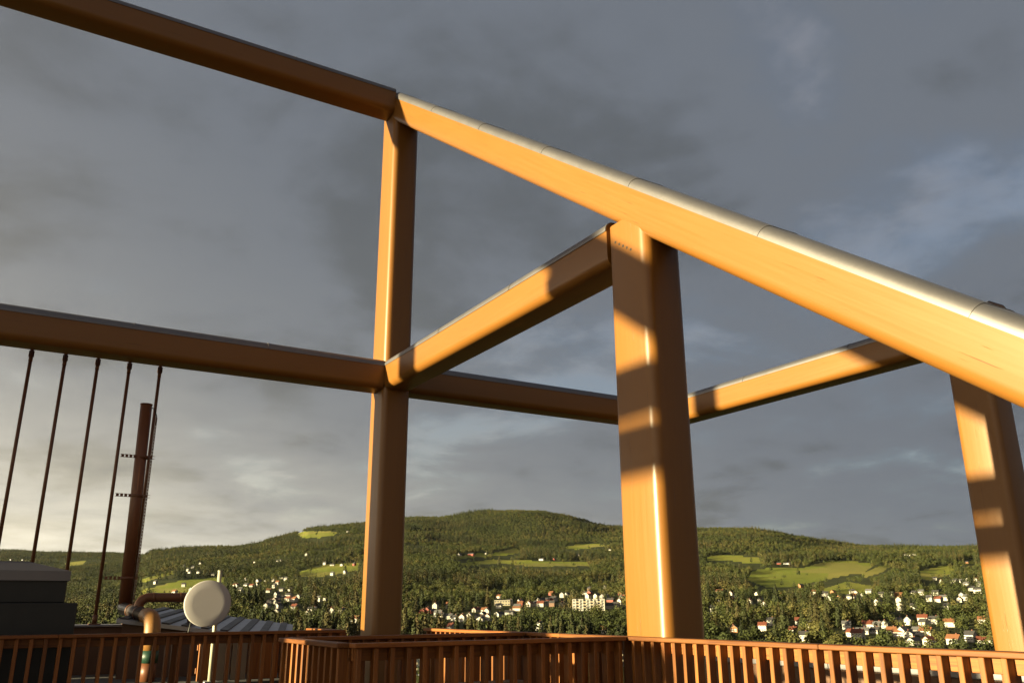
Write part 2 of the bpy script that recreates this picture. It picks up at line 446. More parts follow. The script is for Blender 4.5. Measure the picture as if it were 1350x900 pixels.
# raised far roof strip the rods stand on
fr = thing('roof_kerb', 'long dark roof kerb with pale metal edge under the steel rods', 'kerb', (-26, 16.0, .55))
m = MB(); m.box((0, 0, 0), (28.6, .85, .72)); m.build('upstand', m_paint('kerb_boards', (.07, .03, .015), .6, .3, 3), fr)
for k in range(10):
    a, b = 2.86*k+.003, 2.86*(k+1)-.003
    m = MB(); m.cbox((a, -.06, .723), (b, .93, .76), .01); m.build('metal_coping', FLASH, fr)
# sloping standing-seam roof beside the dish
sr = thing('metal_roof', 'low sloping grey metal roof with raised seams behind the satellite dish', 'roof', (0, 0, 0))
def sz(x, y): return E_ - .02 - .13*(x-3.1) + .12*(y-17)
sd = Vector((1.0, 2.4)).normalized()               # the seams run askew to the terrace
c00, c10, c11, c01 = (1.75, 14.6), (4.45, 14.6), (5.2, 17.0), (2.75, 17.0)
def slab(m, quad, z0, z1):
    m.add([(x, y, sz(x, y)+z0) for x, y in quad]+[(x, y, sz(x, y)+z1) for x, y in quad], [(0,3,2,1),(4,5,6,7),(0,1,5,4),(1,2,6,5),(2,3,7,6),(3,0,4,7)])
m = MB(); slab(m, (c00, c10, c11, c01), -.06, 0); m.build('sheet', ROOFM, sr)
m = MB(); q = [(c00[0]+.1, 14.72), (c10[0]-.1, 14.72), (c11[0]-.1, 16.85), (c01[0]+.1, 16.85)]
m.add([(x, y, .55) for x, y in q]+[(x, y, sz(x, y)-.062) for x, y in q], [(0,3,2,1),(4,5,6,7),(0,1,5,4),(1,2,6,5),(2,3,7,6),(3,0,4,7)])
m.build('upstand', m_paint('warm_board_wall', (.10, .05, .03), .6, .3, 4), sr)
for i in range(9):
    f0 = (i+.35)/9; a = (c00[0]+(c10[0]-c00[0])*f0, 14.62); b = (c01[0]+(c11[0]-c01[0])*f0, 16.98)
    m = MB(); slab(m, ((a[0]-.06, a[1]), (a[0]+.06, a[1]), (b[0]+.06, b[1]), (b[0]-.06, b[1])), .001, .022); m.build('roof_strip', STRIP, sr)  # low strips in a darker grey than the sheet
# board screen standing in front of that roof
bs = thing('board_screen', 'upright board screen of beige and red boards behind the left railing', 'screen', (2.80, 13.62, .55))
for i in range(8):
    m = MB(); m.cbox((.24*i, 0, .0), (.24*i+.215, .04, E_-.95), .004); m.build('board', BEIGE if i in (1, 2) else RW[2], bs)
for z in (.1, .42):
    m = MB(); m.cbox((-.02, .041, z), (1.94, .075, z+.08), .004); m.build('cross_board', RW[0], bs)

# black ventilation unit
hv = thing('ventilation_unit', 'big black ventilation unit with low grey hood behind the left railing', 'ventilation unit', (0, 12.45, .3))
m = MB(); m.cbox((-9.0, .0, .0), (1.015, .62, EYE+.083-.3), .01); m.build('base_box', BLACK, hv)
m = MB(); m.cbox((-9.0, .06, EYE+.0835-.3), (.865, .58, EYE+.355-.3), .01); m.build('upper_box', BLACK, hv)
m = MB(); z0 = EYE+.35-.3
ring0 = [(-9.05, .03), (.89, .03), (.89, .61), (-9.05, .61)]
ring1 = [(-8.6, .20), (.40, .20), (.40, .46), (-8.6, .46)]
m.add([(x, y, z0) for x, y in ring0]+[(x, y, z0+.12) for x, y in ring0]+[(x, y, z0+.235) for x, y in ring1],
      [(0,1,5,4),(1,2,6,5),(2,3,7,6),(3,0,4,7),(4,5,9,8),(5,6,10,9),(6,7,11,10),(7,4,8,11),(8,9,10,11),(3,2,1,0)])
hd = m.build('hood', GREYCAP, hv)
for i in range(16):
    x = .33-.13*i
    m = MB(); m.tube([(x, .205, z0+.235), (x, .205, z0+.260)], .011, 6); m.build('rivet', GALV, hd)

# tall flue, ducts and elbow
fl = thing('vent_flue', 'tall rust brown vent flue with a cable ladder beside the steel rods', 'flue', (1.99, 16.0, 1.4))
m = MB(); m.tube([(.02, 0, EYE+.02-1.4), (-.04, 0, EYE+3.48-1.4)], .098, 20); m.build('pipe', DUCT, fl)
m = MB(); m.tube([(-.04, 0, EYE+3.481-1.4), (-.04, 0, EYE+3.50-1.4)], .104, 20); m.build('rim', DUCT, fl)
m = MB()
for k in range(58): m.box((.145, -.03, .25+.055*k), (.155, .0, .25+.055*k+.028))
m.box((.135, -.034, .2), (.144, .004, 3.42)); m.box((.156, -.034, .2), (.165, .004, 3.42)); m.build('cable_ladder', ROD, fl)
m = MB(); m.tube([(.03, -.01, 3.60), (.10, -.02, 3.57), (.15, -.02, 3.45), (.15, -.02, 3.3)], .009, 8); m.build('cable', DARKP, fl)
for zz in (EYE+2.545-1.4, EYE+1.87-1.4, EYE+.5-1.4):
    m = MB()
    for k in range(8): m.box((-.345+.066*k, -.06, zz-.02), (-.345+.066*k+.045, -.05, zz+.02))
    m.box((-.36, -.062, zz+.02), (.20, -.048, zz+.027)); m.box((-.36, -.062, zz-.027), (.20, -.048, zz-.02))
    m.tube([(-.0, 0, zz-.025), (-.0, 0, zz+.025)], .108, 20); m.build('bracket', ROD, fl)
# horizontal duct coming forward from the flue foot and turning down
dc = thing('bent_duct', 'dark brown duct ending in an ochre wrapped elbow behind the railing', 'duct', (0, 0, 0))
A_ = Vector((1.99, 16.0, EYE+.02)); B_ = on_y(203, 813, 13.9)
B_.z = EYE-.12
def bend(p, c, q, r, n=7):
    """points of a rounded corner at c between p and q"""
    c = Vector(c); a = (Vector(p)-c).normalized(); b = (Vector(q)-c).normalized(); out = []
    for i in range(n+1):
        s = i/n; out.append(c + a*r*(1-s)**2 + b*r*s**2)
    return out
m = MB(); e0 = A_ + (B_-A_)*.02; m.tube([e0, A_+(B_-A_)*.78], .098, 18); m.build('straight_run', m_paint('dark_duct_sheet', (.045, .032, .028), .4, .3, 5, .4), dc)
for s in (.30, .55):
    p = A_+(B_-A_)*s; m = MB(); m.tube([p, p+(B_-A_).normalized()*.05], .106, 18); m.build('joint_ring', DUCT, dc)
m = MB(); dn = (B_-A_).normalized()
m.tube([A_+(B_-A_)*.78] + bend(A_, B_, B_-Vector((0, 0, 1)), .26, 8) + [B_-Vector((0, 0, .45))], .115, 18); m.build('elbow', YELLOW, dc)
m = MB(); m.tube([B_-Vector((0, 0, .45)), B_-Vector((0, 0, .62))], .122, 18); m.build('green_collar', GREEN, dc)
m = MB(); m.tube([B_-Vector((0, 0, .62)), Vector((B_.x, B_.y, .56))], .108, 18); m.build('lower_pipe', DUCT, dc)
# second duct: up, across to the right behind the dish, down
d2 = thing('bridge_duct', 'rust brown duct bridging over the metal roof behind the dish', 'duct', (0, 0, 0))
p0 = on_y(184, 822, 15.1); p1 = on_y(184, 787, 15.1); p2 = on_y(256, 787, 15.1); p2.z = p1.z; p2.y = p1.y; p3 = Vector((p2.x, p2.y, p2.z-.5)); p0 = Vector((p1.x, p1.y, p1.z-.62))
m = MB(); m.tube([p0] + bend(p0, p1, p2, .17) + bend(p1, p2, p3, .17) + [p3], .072, 16); m.build('pipe', DUCT, d2)
for p in (p1+(p2-p1)*.25, p1+(p2-p1)*.75):
    m = MB(); m.tube([p-Vector((.02, 0, 0)), p+Vector((.02, 0, 0))], .077, 16); m.build('joint_ring', DUCT, d2)

# satellite dish on its mast
dm = thing('dish_mast', 'pale cream mast pipe carrying the round white dish', 'mast', (2.93, 13.36, .55))
m = MB(); m.tube([(0, 0, 0), (0, 0, EYE+.53-.55)], .030, 14); m.build('pipe', MASTM, dm)
m = MB(); m.tube([(0, 0, EYE+.53-.55), (0, 0, EYE+.545-.55)], .033, 14); m.build('end_cap', MASTM, dm)
m = MB(); m.cbox((-.1, -.1, 0), (.1, .1, .02), .004); m.build('foot_plate', GALV, dm)
dish = thing('satellite_dish', 'round white satellite dish facing the terrace, clamped to the cream mast', 'dish', (2.757, 13.17, EYE+.076))
m = MB(); R_ = .322; rings = []; nseg = 48
vs = [(0, -.035, 0)]; fs = []
for j, (rr, yy) in enumerate(((.10, -.0352), (.2, -.0351), (.302, -.035), (.316, -.030), (R_, -.018), (R_, .03), (.30, .045), (.2, .085), (.1, .105))):
    vs += [(rr*math.cos(2*math.pi*i/nseg), yy, rr*math.sin(2*math.pi*i/nseg)) for i in range(nseg)]
for i in range(nseg): fs.append((0, 1+i, 1+(i+1) % nseg))
for j in range(8):
    for i in range(nseg):
        a, b = 1+j*nseg+i, 1+j*nseg+(i+1) % nseg; fs.append((a, a+nseg, b+nseg, b))
fs.append(tuple(1+8*nseg+i for i in range(nseg)))
m.add(vs, fs, True); o = m.build('radome', DISHM, dish); auto_sharp(o, 40); o.rotation_euler = (math.radians(-2), 0, math.radians(-7))
m = MB(); m.cbox((.0, .06, -.06), (.16, .16, .06), .005); m.tube([(.155, .19, -.05), (.155, .19, .05)], .045, 12); m.build('clamp', GALV, dish)
m = MB(); m.tube([(-.20, .02, -.24), (-.22, .05, -.42), (-.18, .15, -.55)], .010, 8); m.build('cable', DARKP, dish)

# ------------------------------------------------------------------ terrain
YAWD = YAW
def az_of(px): return YAW + math.atan((px-675)*math.cos(PITCH)/FPX)
HPX = FPX/math.cos(PITCH)                          # pixels per unit tangent along the horizon
DS = np.array([0, 150, 300, 450, 600, 750, 1000, 1300, 1700, 2200, 2800, 3500, 4500, 6500, 9000, 30000.])
near = [-68*HPX/150, -68*HPX/150, -62*HPX/300, -98, -45, -25]
def prof(*e): return near + list(e)
TAB = {                                            # photo column: elevation in pixels over the horizon at each distance
 -900: prof(-8, 2, 12, 22, 34, 44, 54, 60, 40, 0), -200: prof(-8, 2, 12, 22, 34, 44, 54, 61, 40, 0),
 60: prof(-10, -2, 8, 18, 30, 40, 52, 63, 40, 0), 130: prof(-8, 2, 12, 24, 36, 46, 54, 62, 40, 0), 175: prof(-4, 10, 24, 36, 48, 56, 58, 58, 40, 0),
 190: prof(-2, 12, 28, 42, 53, 62, 58, 56, 40, 0), 250: prof(0, 16, 34, 50, 62, 70, 62, 52, 40, 0), 310: prof(0, 17, 36, 54, 68, 73, 62, 50, 38, 0),
 350: prof(0, 18, 38, 56, 75, 86, 72, 50, 38, 0), 385: prof(0, 20, 42, 62, 84, 98, 80, 52, 38, 0), 430: prof(0, 22, 45, 66, 90, 105, 84, 54, 38, 0),
 490: prof(0, 22, 46, 68, 94, 111, 88, 56, 38, 0), 560: prof(-2, 22, 46, 68, 92, 116, 90, 58, 38, 0), 620: prof(-2, 22, 44, 66, 80, 122, 96, 60, 38, 0),
 680: prof(-2, 20, 42, 63, 76, 125, 98, 60, 38, 0), 740: prof(-2, 20, 42, 62, 76, 117, 92, 60, 38, 0), 790: prof(-2, 20, 42, 62, 84, 100, 88, 60, 38, 0),
 840: prof(-2, 19, 40, 60, 88, 96, 84, 58, 38, 0), 950: prof(-2, 18, 36, 56, 95, 98, 80, 56, 38, 0), 1030: prof(-2, 18, 36, 56, 88, 90, 74, 54, 36, 0),
 1090: prof(-2, 18, 36, 56, 74, 76, 66, 50, 36, 0), 1150: prof(-2, 18, 36, 55, 67, 68, 60, 46, 34, 0), 1250: prof(-2, 19, 36, 52, 65, 65, 56, 44, 32, 0),
 1350: prof(-2, 19, 36, 50, 62, 63, 54, 42, 30, 0), 1700: prof(-2, 18, 34, 46, 56, 58, 50, 40, 28, 0), 2600: prof(-10, 6, 20, 32, 44, 48, 44, 36, 26, 0)}
pxs = np.array(sorted(TAB)); EL = np.array([TAB[p] for p in pxs]); azs = np.array([az_of(p) for p in pxs])
# finer distances from a smooth (pchip-like) resampling
DF = np.concatenate([np.linspace(0, 450, 10)[:-1], np.geomspace(450, 9000, 150)])
def smooth_cols(E):
    out = np.empty((E.shape[0], len(DF)))
    for i in range(E.shape[0]):
        Z = E[i]*DS/HPX
        s = np.interp(DF, DS, Z)
        k = np.array([.25, .5, .25])
        for _ in range(14):
            s2 = np.convolve(np.pad(s, 1, 'edge'), k, 'valid'); s2[:6] = s[:6]; s = s2
        out[i] = s
    return out
SKY = {60: 733, 130: 734, 175: 738, 190: 736, 240: 727, 300: 725, 330: 718, 350: 712, 380: 700, 400: 697, 430: 693, 470: 690, 490: 686, 530: 682, 552: 680, 572: 684, 590: 680, 612: 675, 640: 672,
       680: 669, 710: 672, 740: 679, 770: 688, 790: 695, 810: 698, 840: 700, 900: 699, 950: 697, 990: 699, 1030: 705, 1060: 712, 1090: 718, 1120: 724, 1150: 727, 1200: 728, 1250: 729, 1300: 730, 1350: 731}
npx = np.array(sorted({p for p in pxs.tolist() if p < 60 or p > 1350} | set(SKY)))
EL = np.stack([np.interp(npx, pxs, EL[:, k]) for k in range(EL.shape[1])], 1); pxs = npx; azs = np.array([az_of(p) for p in pxs])
def horizon_y(p):
    a = az_of(p); v = Vector((math.sin(a), math.cos(a), 0)); q = v.dot(CF); return 450-FPX*v.dot(CU)/q
for _ in range(5):                                 # fit the ridge line of the hills to the skyline
    ZF = smooth_cols(EL)
    for i, p in enumerate(pxs):
        if int(p) not in SKY: continue
        e = (ZF[i]/np.maximum(DF, 1)*HPX)[DF > 1200]; want = horizon_y(p) - SKY[int(p)] - (2.5 if p < 180 else 4.5)
        dl = want - e.max()
        dl *= .8
        for k, w in ({12: .7, 13: 1.0} if p < 180 else {9: .15, 10: .6, 11: 1.0, 12: .7, 13: .4}).items(): EL[i, k] += dl*w
ZF = smooth_cols(EL)
for k in range(len(DF)):                           # soften across neighbouring directions
    c_ = ZF[:, k].copy(); c_[1:-1] = .5*c_[1:-1] + .25*(c_[:-2]+c_[2:]); ZF[:, k] = c_
def interp_az(a):
    """column weights with smooth blending"""
    j = int(np.clip(np.searchsorted(azs, a)-1, 0, len(azs)-2)); t = (a-azs[j])/(azs[j+1]-azs[j]); t = min(max(t, 0), 1); t = t*t*(3-2*t)*.5 + t*.5
    return j, t
def nz(x, y):
    p = Vector((x*.0011, y*.0011, 4.2))
    a = mnoise.fractal(p, .9, 2.0, 4, noise_basis='PERLIN_ORIGINAL')
    b = mnoise.noise(Vector((x*.006, y*.006, 9.1)))
    return a, b
def ground_z(a, d):
    j, t = interp_az(a); col_ = ZF[j]*(1-t) + ZF[j+1]*t
    z = float(np.interp(d, DF, col_))
    x, y = d*math.sin(a), d*math.cos(a); n1, n2 = nz(x, y)
    amp = min(max((d-420)/900, 0), 1)
    return z + amp*(n1*min(d, 3500)*.0062 + n2*2.0) + EYE
def pt(a, d): return Vector((d*math.sin(a), d*math.cos(a), ground_z(a, d)))
def px_of(P):
    v = Vector((P[0], P[1], P[2]-EYE)); q = v.dot(CF)
    return 675+FPX*v.dot(CR)/q, 450-FPX*v.dot(CU)/q
def find_d(px, py, dmin=470, dmax=7000):
    """first ground point under a photo pixel"""
    r = ray(px, py); a = math.atan2(r.x, r.y); tan = r.z/math.hypot(r.x, r.y); d = dmin
    while d < dmax:
        if ground_z(a, d)-EYE >= tan*d: return a, d
        d += max(6, d*.006)
    return a, None

FIELDS = [  # outlines of open meadows in the photograph; they become meadows on the ground
 [(386,757),(405,750),(430,744),(474,742),(474,751),(440,757),(412,761)],
 [(390,702),(405,700),(448,700),(440,706),(418,709),(398,708)],
 [(184,764),(228,752),(230,756),(186,768)], [(184,778),(240,764),(296,760),(296,766),(262,772),(250,780),(186,787)],
 [(604,742),(650,737),(775,741),(778,746),(700,746),(660,742),(610,745)], [(640,731),(680,722),(690,727),(660,733)], [(600,733),(640,728),(642,733),(604,737)],
 [(984,764),(992,752),(1012,748),(1060,748),(1086,740),(1118,738),(1150,744),(1138,752),(1108,760),(1078,766),(1046,773),(1012,774)],
 [(930,733),(960,731),(1000,735),(1008,741),(985,742),(960,738),(932,738)],
 [(1084,776),(1116,766),(1150,772),(1152,780),(1120,783),(1088,782)], [(1110,742),(1142,741),(1152,745),(1136,756),(1112,756)],
 [(1134,756),(1160,746),(1180,742),(1162,754),(1140,761)], [(1212,752),(1236,747),(1262,744),(1254,756),(1226,765),(1214,762)],
 [(1262,742),(1284,737),(1288,741),(1266,745)], [(474,732),(500,722),(502,728),(476,738)], [(736,722),(770,716),(812,718),(760,724)],
 [(84,742),(112,738),(112,742),(90,746)]]
def in_poly(x, y, poly):
    c = False; n = len(poly)
    for i in range(n):
        (x0, y0), (x1, y1) = poly[i], poly[(i+1) % n]
        if (y0 > y) != (y1 > y) and x < (x1-x0)*(y-y0)/(y1-y0)+x0: c = not c
    return c
FB = [(min(p[0] for p in f), max(p[0] for p in f), min(p[1] for p in f), max(p[1] for p in f)) for f in FIELDS]
def in_field(x, y):
    return any(b[0] <= x <= b[1] and b[2] <= y <= b[3] and in_poly(x, y, f) for f, b in zip(FIELDS, FB))

A0, A1 = az_of(-120), az_of(1480)
fine = np.linspace(A0, A1, 640); coarse = np.linspace(A1, A0+2*math.pi, 60)[1:-1]
AZ = np.concatenate([fine, coarse]); nA, nD = len(AZ), len(DF)
V = np.zeros((nA*nD, 3)); fieldv = np.zeros(nA*nD)
for i, a in enumerate(AZ):
    aa = (a+math.pi) % (2*math.pi) - math.pi
    j, t = interp_az(aa); zc = ZF[j]*(1-t)+ZF[j+1]*t
    sa, ca = math.sin(a), math.cos(a); isf = i < len(fine)
    for k, d in enumerate(DF):
        x, y = d*sa, d*ca; n1, n2 = nz(x, y); amp = min(max((d-420)/900, 0), 1)
        z = zc[k] + amp*(n1*min(d, 3500)*.0062 + n2*2.0) + EYE
        V[i*nD+k] = (x, y, z)
        if isf and 900 < d < 6000:
            q = px_of((x, y, z)); fieldv[i*nD+k] = 1.0 if in_field(*q) else 0.0
F_ = []
for i in range(nA):
    j = (i+1) % nA
    for k in range(nD-1): F_.append((i*nD+k, i*nD+k+1, j*nD+k+1, j*nD+k))
me = bpy.data.meshes.new('terrain'); me.from_pydata(V.tolist(), [], F_)
at = me.attributes.new('meadow', 'FLOAT', 'POINT'); at.data.foreach_set('value', fieldv)
me.polygons.foreach_set('use_smooth', [True]*len(me.polygons))
def terr(g, b):
    a = g.n('ShaderNodeAttribute'); a.attribute_name = 'meadow'
    geo = g.n('ShaderNodeNewGeometry'); pos = geo.outputs['Position']
    n1 = g.noise(pos, .012, 6, .6); n2 = g.noise(pos, .09, 5, .6); n3 = g.noise(pos, .003, 3)
    mead = g.ramp(n2, [(.3, (0.1285, 0.1436, 0.01814)), (.6, (0.1663, 0.1777, 0.02419)), (.8, (0.189, 0.1814, 0.03175))])
    mead = g.mix(g.ramp(n1, [(.42, (0, 0, 0)), (.6, (1, 1, 1))]), mead, (.18, .165, .032))
    vo = g.n('ShaderNodeTexVoronoi'); vo.inputs['Scale'].default_value = .0075; g.l(pos, vo.inputs['Vector'])
    sp = g.n('ShaderNodeSeparateColor'); g.l(vo.outputs['Color'], sp.inputs[0])
    mead = g.mix(g.math('MULTIPLY', sp.outputs[0], .6), mead, (.115, .14, .02))
    mead = g.mix(g.ramp(sp.outputs[1], [(.70, (0, 0, 0)), (.74, (.55, .55, .55))]), mead, (.20, .165, .05))
    flo = g.ramp(n1, [(.3, (.018, .022, .008)), (.5, (.032, .036, .011)), (.7, (.05, .047, .016))])
    c = g.mix(g.ramp(a.outputs['Fac'], [(.4, (0, 0, 0)), (.6, (1, 1, 1))]), flo, mead)
    g.l(c, b.inputs['Base Color']); b.inputs['Roughness'].default_value = .9; b.inputs['Specular IOR Level'].default_value = .1
    n4 = g.noise(pos, .8, 3, .6)
    bump(g, b, n4, 1.1, 1.0)
me.materials.append(mat('ground', terr))
tag(link('terrain', me), kind='structure')

# ------------------------------------------------------------------ houses
WALLS = {'white': (0.2957, 0.2688, 0.2352), 'cream': (0.2957, 0.2486, 0.1747), 'red': (0.1478, 0.02352, 0.01344), 'orange': (0.2016, 0.08736, 0.0336), 'brown': (0.1075, 0.05376, 0.03024), 'grey': (0.2419, 0.2419, 0.2419)}
ROOFS = {'dark': (0.0336, 0.03024, 0.03024), 'red': (0.1075, 0.02822, 0.01344), 'orange': (0.1478, 0.05712, 0.02352), 'grey': (0.07392, 0.07056, 0.07056)}
def mw(c): return m_paint('house_wall_'+c, WALLS[c], .7, .12, .6)
def mr(c): return m_paint('house_roof_'+c, ROOFS[c], .7, .3, .8)
GLASS = m_paint('window_glass', (.03, .035, .04), .12, .1, 1, 0, .6)
TRIM = m_paint('window_trim', (.70, .66, .60), .6, .1, 2)
HOUSES = []     # (px, py, width_px, wall, roof)
def H(s, wall='white', roof=None):
    for tok in s.split():
        q = tok.split(','); HOUSES.append((float(q[0]), float(q[1]), float(q[2]) if len(q) > 2 else None, wall, roof))
H('949,781,12 964,783 949,792 1000,783 1003,793 1008,797 989,795 941,805 1088,784 1094,790 1124,782 1126,788 1072,782 1017,823,14 1054,822,12 1065,828,18 1006,830 1117,829,17 1061,844')
H('971,788 1056,773 1099,783 1108,788 968,832 1186,784 1275,741', 'orange'); H('1029,787,14 1185,793', 'white', 'orange')
H('1044,833,18 1124,838 1132,841,20 1217,818', 'white', 'red'); H('1027,742,7', 'red', 'dark'); H('1038,742,15', 'grey', 'dark')
H('1197,731,11 1206,730,9 1233,763 1242,768 1252,768 1260,767 1268,766 1276,766 1288,765 1275,771,12 1291,771 1290,780,14 1281,777 1129,783 1146,781 1138,787 1163,785,12 1174,785 1206,783 1215,783 1234,783,12 1121,789 1158,796 1187,798 1188,803 1206,803 1226,791 1245,790,12 1268,787 1275,790 1266,792 1250,801 1238,792')
H('1145,827 1137,834 1158,828,12 1168,828 1155,834,16 1185,820,14 1198,822 1219,825,10 1210,835 1222,837 1206,849 1233,821 1300,847 1281,845 1226,849 1199,839 1192,838')
H('1177,837,12 1185,838 1252,825 1259,848 1296,820', 'white', 'orange')
H('764,732,9 804,724 748,785,9 741,786 772,782 776,787 713,791 730,791,8 698,798 708,797 713,798 720,797 741,797 682,802 672,796 673,808 787,787 794,788 799,787 819,788 818,795,9 812,799 804,801 798,775 712,829 797,833'); H('714,737,10', 'white', 'dark')
H('731,737 727,783 778,783 805,792 686,797 723,791 820,783', 'red'); H('778,778 728,798', 'brown')
H('574,801 592,800 578,811 580,815 592,815,8 599,817,9 610,818 619,815 629,805 639,808 642,809 631,814 637,814 634,818 643,817 659,787 658,800,9 658,811 672,809 686,796 682,803 595,830,12')
H('558,807 564,807 570,807', 'red'); H('641,730,6 606,731', 'white', 'dark'); H('621,731,15', 'red', 'dark')
H('337,741 365,739 370,738 404,731 428,743 438,744,8 451,744 438,757 455,755 311,771 325,771 332,773 340,772,8 317,778,9 352,766 371,762,8 377,764 366,769 362,773 371,778 383,779,7 354,779 365,784 381,785 393,787 366,790 373,789 380,791 388,792 362,793 367,794 356,794 352,801 367,801 388,803 365,807 412,804 405,809 421,791 428,790 437,806 451,807 468,819 325,763 341,765 361,765')
H('458,700 205,768 242,746 248,751,8 250,754 262,754 281,757 254,748 217,744 265,742 242,772 252,777 312,772 325,772 317,779 230,781'); H('272,730,14', 'grey', 'grey'); H('467,744,8', 'red', 'dark')
H('119,801 141,802 153,801', 'cream')

def gable(mb_, L, W, h, rz):
    """walls with gable ends; long side along x"""
    x, y = L/2, W/2
    mb_.add([(-x,-y,-2),(x,-y,-2),(x,y,-2),(-x,y,-2),(-x,-y,h),(x,-y,h),(x,y,h),(-x,y,h),(-x,0,h+rz),(x,0,h+rz)],
            [(0,1,5,4),(2,3,7,6),(1,2,6,9,5),(3,0,4,8,7),(0,3,2,1)])
def roofm(mb_, L, W, h, rz, o=.45, t=.22):
    x = L/2+o; y = W/2+o; k = rz/(W/2); e = h-k*o+.03; r = h+rz+.03
    for s in (-1, 1):
        vs = [(-x, s*y, e), (x, s*y, e), (x, 0, r), (-x, 0, r), (-x, s*y, e+t), (x, s*y, e+t), (x, 0, r+t), (-x, 0, r+t)]
        fs = [(0,1,2,3),(4,7,6,5),(0,4,5,1),(1,5,6,2),(3,2,6,7),(0,3,7,4)]
        mb_.add(vs, fs if s > 0 else [f[::-1] for f in fs])
HP = []                                            # placed houses: px box and distance, for keeping views open
wn = {}; H_MAX = 0
def unit_mesh(kind, *key):
    k = (kind,)+key
    if k in wn: return wn[k]
    m = MB()
    if kind == 'wall': gable(m, *key[1:5]); mm = mw(key[0])
    elif kind == 'roof': roofm(m, *key[1:5]); mm = mr(key[0])
    elif kind == 'chim': m.cbox((-.35, -.35, 0), (.35, .35, 1.6), .03); mm = mr('red')
    elif kind == 'win':
        m.box((-.62, -.05, -.72), (.62, .06, .72)); mm = GLASS
    elif kind == 'frame':
        for a, b in (((-.74, -.7), (.74, -.58)), ((-.74, .58), (.74, .7))): m.box((a[0], .0, a[1]-.1), (b[0], .09, b[1]+.1))
        m.box((-.74, 0, -.6), (-.60, .09, .6)); m.box((.60, 0, -.6), (.74, .09, .6)); m.box((-.05, .0, -.6), (.05, .085, .6)); mm = TRIM
    me_ = bpy.data.meshes.new(kind); me_.from_pydata(m.v, [], m.f); me_.materials.append(mm); wn[k] = me_; return me_
SIZES = [(6.4, 5.2, 3.2, 2.0), (7.4, 5.4, 3.7, 2.2), (6.0, 5.2, 4.3, 2.2), (8.4, 5.8, 2.5, 1.9)]
zone_name = lambda px: 'left valley side' if px < 480 else ('middle slope' if px < 830 else 'right hand town')
for i, (px, py, wpx, wc, rc) in enumerate(HOUSES):
    a, d = find_d(px, py+1.5)
    if d is None: continue
    rs = random.Random(i*7+3)
    P = pt(a, d); sz_ = SIZES[rs.randrange(4) if wpx is None or wpx < 10 else (rs.randrange(2)+2 if wpx > 13 else 1)]
    L, W, h, rz = sz_
    if wpx and wpx > 9:                                # wide ones as wide as the photograph shows
        need = wpx*d/HPX; L = min(max(L*.8, need*.64), 26)
    L = round(L/1.5)*1.5
    roof = rc or rs.choice(['dark', 'dark', 'grey', 'red', 'grey', 'dark', 'orange', 'dark'])
    wall = wc
    # facing: long side broadly across the slope
    # streets run so that one wall looks half towards the evening sun
    bis = (Vector((SUN.x, SUN.y)).normalized()*.9 + Vector((-math.sin(a), -math.cos(a)))).normalized()
    rzang = math.atan2(bis.x, -bis.y) + rs.uniform(-.35, .35)          # long front along the bisector
    if not (wpx and wpx > 9) and rs.random() < .45: rzang += math.pi/2
    big_ = L > 20
    cat = 'barn' if (wc in ('red', 'grey') and big_) else 'house'
    zone = 'on the left valley side' if px < 480 else ('below the middle hill' if px < 830 else 'in the right hand part of the town')
    if py < 760: zone = 'high on the '+('left' if px < 480 else 'middle' if px < 830 else 'right')+' hillside'
    elif py > 812: zone = 'among the nearest trees '+('of the left slope' if px < 480 else 'below the middle hill' if px < 830 else 'of the right hand town')
    lab = '%s %s %s with %s roof, %s' % ('long' if L > 14 else ('low' if h < 3.5 else 'two storey' if h > 4.2 else 'small'), wall, cat, roof, zone)
    r_ = thing('house' if cat == 'house' else 'barn', lab, cat, P, rzang, 'houses '+zone)
    o = link('wall', unit_mesh('wall', wall, L, W, h, rz), r_)
    o = link('roof', unit_mesh('roof', roof, L, W, h, rz), r_)
    if d < 1100:
        c_ = link('chimney', unit_mesh('chim'), o, (L*.2, .6, h+rz-.7))
    if d < 900:                                        # windows big enough to show
        for sx_ in np.linspace(-L*.32, L*.32, 3):
            for zz in ((1.5, h-1.1) if h > 4.2 else (1.6,)):
                w_ = link('window', unit_mesh('win'), r_, (sx_, -W/2-.0, zz)); w_.rotation_euler.z = math.pi
                link('window_frame', unit_mesh('frame'), w_)
        for sy_ in (-W*.22, W*.22):
            w_ = link('window', unit_mesh('win'), r_, (-L/2, sy_, 1.6)); w_.rotation_euler.z = math.pi/2
            link('window_frame', unit_mesh('frame'), w_)
    wp = (L if abs(math.sin(rzang+a)) < .7 else W)*HPX/d; hp = (h+rz)*HPX/d
    q = px_of(P); HP.append((q[0]-wp/2-2, q[0]+wp/2+1, q[1]-hp, q[1]-hp*.15, d, P.x, P.y))

